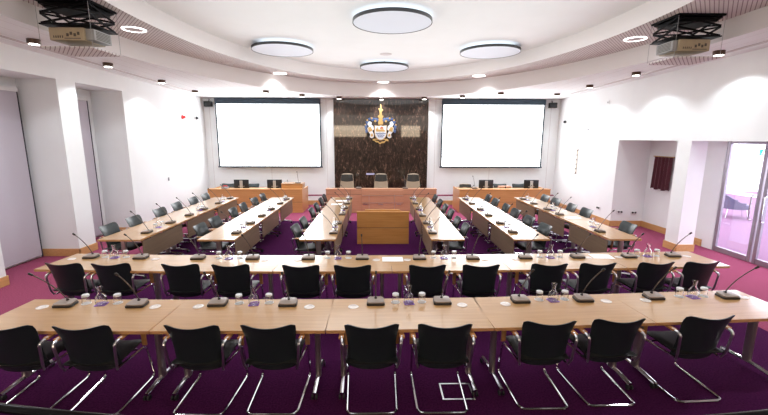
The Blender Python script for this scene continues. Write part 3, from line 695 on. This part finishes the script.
# ------------------------------------------------------------------ desks at the far end
def desk(name, lab, x0, x1, y0, y1, h, wood_, seams, cat='desk', splits=()):
    t = thing(name, lab, cat, ((x0 + x1) / 2, y0, 0)); cx = (x0 + x1) / 2; w_ = (x1 - x0) / 2; d = y1 - y0
    MB().box(-w_, w_, 0, .03, 0, h - .03).build('front_panel', wood_, t, bevel=.003, seg=1)
    for s in (-1, 1): MB().box(s * w_ - (.03 if s > 0 else 0), s * w_ + (.03 if s < 0 else 0), .03, d, 0, h - .03).build('side_panel', wood_, t)
    MB().box(-w_ - .01, w_ + .01, -.01, .25, h - .03, h).build('counter_ledge', wood_, t, bevel=.004, seg=1)
    MB().box(-w_ + .03, w_ - .03, .03, d, h - .085, h - .055).build('worktop', 'beech_top', t)
    mb = MB()
    for z in seams: mb.box(-w_ + .01, w_ - .01, -.003, 0, z - .004, z + .004)
    for x in splits: mb.box(x - cx - .004, x - cx + .004, -.003, 0, 0, h - .03)
    if mb.v: mb.build('panel_joint', 'gallery_wood', t)
    return t
desk('side_desk', 'long beech panelled desk below the left screen, with raised lectern end', -5.56, -2.48, 12.65, 13.75, .79, 'desk_wood', [.36])
desk('side_desk', 'long beech panelled desk below the right screen', 2.71, 5.74, 12.65, 13.75, .79, 'desk_wood', [.36])
t = desk('centre_desk', 'wide rose-toned panelled centre desk in front of the marble slab', -1.70, 1.95, 12.65, 13.25, .80, 'desk_wood_rose', [.62], splits=(-.52, .86, -.9, 1.2))
cx = .125
MB().box(-.52 - cx, .86 - cx, -.05, 0, .02, .76).build('drawer_front', 'desk_wood_rose', t, bevel=.004, seg=1)
mb = MB()
for z in (.34, .58): mb.box(-.50 - cx, .84 - cx, -.058, -.05, z - .006, z + .006)
for x in (-.28, .56): mb.box(x - cx - .004, x - cx + .004, -.056, -.05, .02, .62)
mb.build('metal_strip', 'aluminium', t)
for x, z in ((-.40, .30), (.10, .30), (.70, .30)): MB().box(x - cx - .08, x - cx + .08, -.075, -.055, z - .01, z + .01).build('handle', 'aluminium', t)
t = thing('lectern_box', 'raised wooden lectern block on the right end of the left desk', 'lectern', (-2.82, 12.80, .79))
MB().box(-.37, .33, 0, .42, 0, .15).build('body', 'desk_wood', t, bevel=.004, seg=1); MB().box(-.38, .34, -.01, .43, .15, .17).build('top', 'beech_top', t, bevel=.003, seg=1)
# clerk's desk in the middle of the floor
t = thing('clerk_desk', 'orange-brown wooden clerk desk front standing alone on the purple carpet', 'desk', (.125, 8.79, 0))
MB().box(-.605, .605, 0, .03, .0, .381).build('lower_panel', 'clerk_wood', t, bevel=.003, seg=1)
MB().box(-.605, .605, 0, .03, .395, .745).build('upper_panel', 'clerk_wood', t, bevel=.003, seg=1)
MB().box(-.60, .60, .03, .19, 0, .74).build('cabinet', 'clerk_wood', t); MB().box(-.60, .60, .015, .03, .381, .395).build('panel_joint', 'gallery_wood', t)
MB().box(-.61, .61, -.005, .10, .745, .77).build('top_ledge', 'clerk_wood', t, bevel=.003, seg=1)
MB().box(-.42, .40, .10, .20, .74, .795).build('document_ledge', 'clerk_wood', t, bevel=.003, seg=1)

# monitors seen from behind
def mk_monitor():
    t = thing('monitor', '', 'monitor')
    MB().box(-.25, .25, -.02, .02, .07, .37).build('screen', 'monitor_black', t, bevel=.008)
    MB().box(-.045, .045, -.06, -.02, .0, .34).build('stand', 'monitor_stand', t, bevel=.006, seg=1)
    MB().prism(rrect(.26, .18, .04), 0, .012).build('base', 'monitor_black', t, bevel=.003, seg=1)
    MB().box(-.10, .10, -.035, -.02, .12, .16).build('port_cover', 'mic_top', t); return Proto(t)
P = mk_monitor()
for x, rz, l in [(-4.62, 0, 'left one on the left desk'), (-3.50, .05, 'right one on the left desk, beside the lectern'), (3.72, .05, 'left one on the right desk'), (5.28, -.04, 'right one on the right desk')]:
    P.place((x, 13.15, .68), rz, 'black monitor seen from behind, ' + l, 'monitors on the side desks')
t = thing('wooden_box', 'small brown wooden box between the monitors on the right desk', 'box', (4.33, 13.05, .68))
MB().box(-.20, .20, -.10, .10, 0, .17).build('body', 'desk_wood_rose', t, bevel=.004, seg=1); MB().box(-.02, .02, -.105, -.10, .05, .17).build('clasp', 'castor_black', t)
t = thing('telephone', 'small red and grey telephone at the left end of the left desk', 'telephone', (-5.05, 12.82, .79))
MB().box(-.10, .10, -.08, .08, 0, .05).build('body', 'grey_plastic', t, bevel=.01); MB().tube([(-.08, 0, .06), (-.04, 0, .085), (.04, 0, .085), (.08, 0, .06)], .018).build('handset', 'alarm_red', t, smooth=True)

# ------------------------------------------------------------------ microphones
def mk_mic(dx, dy, hz, name='conference_microphone'):
    t = thing(name, '', 'microphone')
    def wedge(w_, d_, z0, z1, r=.025, tilt=0): return MB().prism(rrect(w_, d_, r), z0, z1, fn=lambda x, y, z: (x * (1 - .08 * (y > 0)), y, z + (tilt * y if z > z0 + 1e-6 else 0)))
    wedge(.190, .150, 0, .022).build('base', 'mic_black', t, bevel=.003, seg=1)
    wedge(.178, .140, .022, .042, .03, .08).build('top_cover', 'mic_top', t, bevel=.005)
    MB().lathe([(.016, .04), (.014, .055)], 12, (0, .03, 0)).build('socket', 'mic_black', t, smooth=True)
    p0 = Vector((0, .03, .05)); p3 = Vector((dx, dy, hz)); p1 = p0.lerp(p3, .33) + Vector((-dx * .1, .02, .02)); p2 = p0.lerp(p3, .67) + Vector((-dx * .08, .015, .02))
    pts = [p0 * (1 - s) ** 3 + p1 * 3 * s * (1 - s) ** 2 + p2 * 3 * s * s * (1 - s) + p3 * s ** 3 for s in [k / 12 for k in range(13)]]
    MB().tube(pts, .0055, 7).build('gooseneck', 'mic_stem', t, smooth=True)
    d = (pts[-1] - pts[-2]).normalized()
    MB().tube([pts[-1] - d * .005, pts[-1], pts[-1] + d * .035, pts[-1] + d * .04], [.006, .011, .012, .006], 10).build('capsule', 'mic_black', t, smooth=True)
    return Proto(t)
m1 = [(-3.22, 3.84, -.11), (-2.48, 3.83, -.03), (-1.66, 3.85, -.02), (-.93, 3.84, 0), (-.02, 3.86, 0), (.68, 3.87, .02), (1.52, 3.9, .02), (2.21, 3.92, .05), (3.01, 3.97, .02), (3.84, 3.98, .05)]
for i, (x, y, dx) in enumerate(m1):
    mk_mic(dx, -.20, .40).place((x, y - .03, .74), .02, 'black gooseneck microphone on the nearest row, ' + nth(i, 10), 'microphones on the nearest row')
m2 = [(-4.13, 5.46, -.05), (-3.40, 5.43, -.06), (-2.57, 5.40, -.05), (-1.79, 5.39, -.06), (-.99, 5.38, -.02), (-.22, 5.38, 0), (.6, 5.37, 0), (1.37, 5.37, .03), (2.14, 5.39, .07), (2.92, 5.42, .05), (3.69, 5.43, .03), (4.37, 5.47, .06)]
for i, (x, y, dx) in enumerate(m2):
    mk_mic(dx, -.18, .38).place((x, y - .02, .74), 0, 'black gooseneck microphone on the second row, ' + nth(i, 12), 'microphones on the second row')
MX = dict(A=-4.20, B=-2.57, C=-.80, D=1.0, E=2.50, F=4.15)
MY = dict(A=[6.93, 7.75, 8.54, 9.29, 10.16, 10.97], B=[6.89, 7.71, 8.47, 9.28, 10.11, 10.85], C=[6.88, 7.68, 8.6, 9.4, 10.08, 10.9], D=[6.87, 7.68, 8.46, 9.25, 10.08, 10.95], E=[6.92, 7.68, 8.5, 9.24, 10.08, 10.86], F=[6.97, 8.59, 9.24, 10.08, 10.86])
mic = mk_mic(.02, -.22, .38)
for k in 'ABCDEF':
    for i, y in enumerate(MY[k]):
        mic.place((MX[k], y, .74), -pi / 2 if SP[k][2] > 0 else pi / 2, 'black gooseneck microphone, %s, %s' % (COLN[k], nth(i, len(MY[k]), 'near')), 'microphones on the six columns')
mic.place((-2.66, 12.95, .96), 0, 'black gooseneck microphone standing on the wooden lectern block')
for x, y, z, l in [(-3.0, 13.0, .68, 'beside the right monitor of the left desk'), (3.25, 12.80, .79, 'on the left end of the right desk'), (-.62, 12.76, .80, 'on the centre desk at left'), (.92, 12.76, .80, 'on the centre desk at right')]:
    mic.place((x, y, z), 0 if x < 0 else pi, 'small gooseneck microphone ' + l)

# ------------------------------------------------------------------ carafes, glasses, mats, discs, papers
def mk_carafe():
    return MB().lathe([(.0, 0), (.046, .0), (.052, .006), (.053, .05), (.048, .085), (.024, .115), (.020, .13), (.022, .165), (.031, .188), (.028, .188), (.018, .163), (.0155, .13), (.020, .112), (.043, .082), (.048, .05), (.047, .01), (.0, .008)], 20, cap=False).build('carafe', 'glass', smooth=True)
def mk_tumbler():
    return MB().lathe([(.038, 0), (.035, .076), (.0325, .076), (.0355, .0), (.038, 0)], 18, cap=False).lathe([(0, .074), (.035, .0762), (.0345, .094), (.030, .098), (0, .098)], 18, cap=False, mi=1).build('tumbler', ['glass', 'frosted'], smooth=True)
def mk_mat(nm, m_, s, rnd):
    mb = MB()
    if rnd: mb.lathe([(s, 0), (s, .003)], 24)
    else: mb.prism(rrect(s * 2, s * 2, .01, 2), 0, .003)
    return mb.build(nm, m_)
PR = {}
for key, fn, cat in [('carafe', mk_carafe, 'carafe'), ('tumbler', mk_tumbler, 'glass'), ('napkin', lambda: mk_mat('drinks_mat', 'purple_mat', .052, False), 'mat'), ('coaster', lambda: mk_mat('paper_coaster', 'white_mat', .045, True), 'coaster')]:
    o = fn(); o['category'] = cat; PR[key] = Proto(o)
def water_set(x, y, where, gl, ang=0, coasters=True, rz=0):
    PR['napkin'].place((x, y, .74), rz + .12, 'purple mat under carafe, ' + where, 'purple drinks mats')
    PR['carafe'].place((x, y, .743), rz, 'clear glass carafe on purple mat, ' + where, 'water carafes')
    for j, (gx, gy) in enumerate(gl):
        side = ('left' if j == 0 else 'right') if abs(gx - x) > .05 and abs(gy - y) < .1 else ('near side' if gy < y else 'far side')
        if coasters: PR['coaster'].place((gx, gy, .74), 0, 'white coaster under glass, %s of carafe, %s' % (side, where), 'white paper coasters')
        PR['tumbler'].place((gx, gy, .743 if coasters else .74), 0, 'upturned glass, %s of carafe, %s' % (side, where), 'upturned drinking glasses')
s1 = [(-2.87, 3.83), (-1.29, 3.82), (.33, 3.83), (1.88, 3.88), (3.46, 3.95)]
g1 = [(-3.04, -2.72), (-1.45, -1.14), (.19, .47), (1.74, 2.02), (3.32, 3.60)]
for i, (x, y) in enumerate(s1): water_set(x, y, 'nearest row, set ' + nth(i, 5), [(g1[i][0], y + .02), (g1[i][1], y + .03)])
s2 = [(-3.79, 5.43), (-2.13, 5.37), (-.57, 5.37), (.96, 5.37), (2.52, 5.39), (3.99, 5.44)]
for i, (x, y) in enumerate(s2): water_set(x, y, 'second row, set ' + nth(i, 6), [(x - .15, y + .02), (x + .15, y + .02)])
WY = [7.36, 9.12, 10.72]
for k in 'ABCDEF':
    for i, y in enumerate(WY):
        x = MX[k] + (-.03 if SP[k][2] > 0 else .03) + (.06 if k == 'F' else 0)
        if k == 'A' and i == 2: y = 10.5
        water_set(x, y, '%s, %s' % (COLN[k], ['near table', 'middle table', 'far table'][i]), [(x + .01, y - .12), (x + .01, y + .12)], coasters=False)
o = MB().lathe([(.0, 0), (.052, 0), (.054, .003), (.05, .006), (.03, .006), (.028, .003), (0, .003)], 28, cap=False).build('cable_port_cap', 'clear_disc', smooth=True); o['category'] = 'cap'; P = Proto(o)
d1 = [(-3.42, 3.76), (-2.28, 3.76), (-1.84, 3.76), (-.7, 3.74), (-.25, 3.74), (.88, 3.77), (1.34, 3.79), (2.44, 3.85), (2.88, 3.87), (4.0, 3.94)]
for i, (x, y) in enumerate(d1): P.place((x, y, .74), 0, 'shiny round cap flat on the nearest row, ' + nth(i, 10), 'round caps on the nearest row')
d2 = [(-4.36, 5.37), (-3.17, 5.35), (-1.6, 5.30), (-1.14, 5.30), (-.02, 5.29), (.42, 5.29), (1.54, 5.31), (1.98, 5.32), (3.07, 5.37), (3.53, 5.40), (4.57, 5.43)]
for i, (x, y) in enumerate(d2): P.place((x, y, .74), 0, 'shiny round cap flat on the second row, ' + nth(i, 11), 'round caps on the second row')
def sheet_of_paper(x, y, rz, lab, w_=.297, d_=.21):
    mb = MB(); mb.box(-w_ / 2, w_ / 2, -d_ / 2, d_ / 2, 0, .002)
    o = mb.build('paper_sheet', 'paper', loc=(x, y, .74)); o.rotation_euler = (0, 0, rz); tag(o, lab, 'paper')
sheet_of_paper(.215, 5.325, 0, 'white sheet of paper at the middle of the second row')
sheet_of_paper(3.30, 5.43, -.10, 'white sheet of paper on the right part of the second row')
sheet_of_paper(-1.0, 10.55, 0, 'white sheet of paper at the far end of the column left of the clerk desk')
sheet_of_paper(-1.06, 10.0, .1, 'white sheet of paper below the farthest one, column left of the clerk desk')
sheet_of_paper(4.28, 8.25, .3, 'white sheet of paper on the far right column, middle table')
# floor box
t = thing('floor_box', 'rectangular metal-framed floor box in the purple carpet behind a front chair', 'floor box', (.775, 3.41, 0))
mb = MB(); 
for a in [(-.155, .155, -.125, -.11), (-.155, .155, .11, .125), (-.155, -.14, -.11, .11), (.14, .155, -.11, .11)]: mb.box(*a, 0, .006)
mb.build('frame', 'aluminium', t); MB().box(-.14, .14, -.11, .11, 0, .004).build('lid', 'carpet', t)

# ------------------------------------------------------------------ gallery handrail in front of the viewer
t = thing('gallery_handrail', 'dark glossy curved handrail crossing the lower left corner, close to the viewer', 'railing', (0, 0, 0))
pts = [(x / 10, 1.13 + .052 * (x / 10 - .25) ** 2, 1.49) for x in range(-26, 27)]
MB().tube(pts, .017, 12).build('rail', 'rail', t, smooth=True)
for x in (-2.4, -1.2, 0, 1.2, 2.4): MB().tube([(x, 1.13 + .052 * (x - .25) ** 2, 0.0), (x, 1.13 + .052 * (x - .25) ** 2, 1.485)], .012).build('post', 'rail', t, smooth=True)
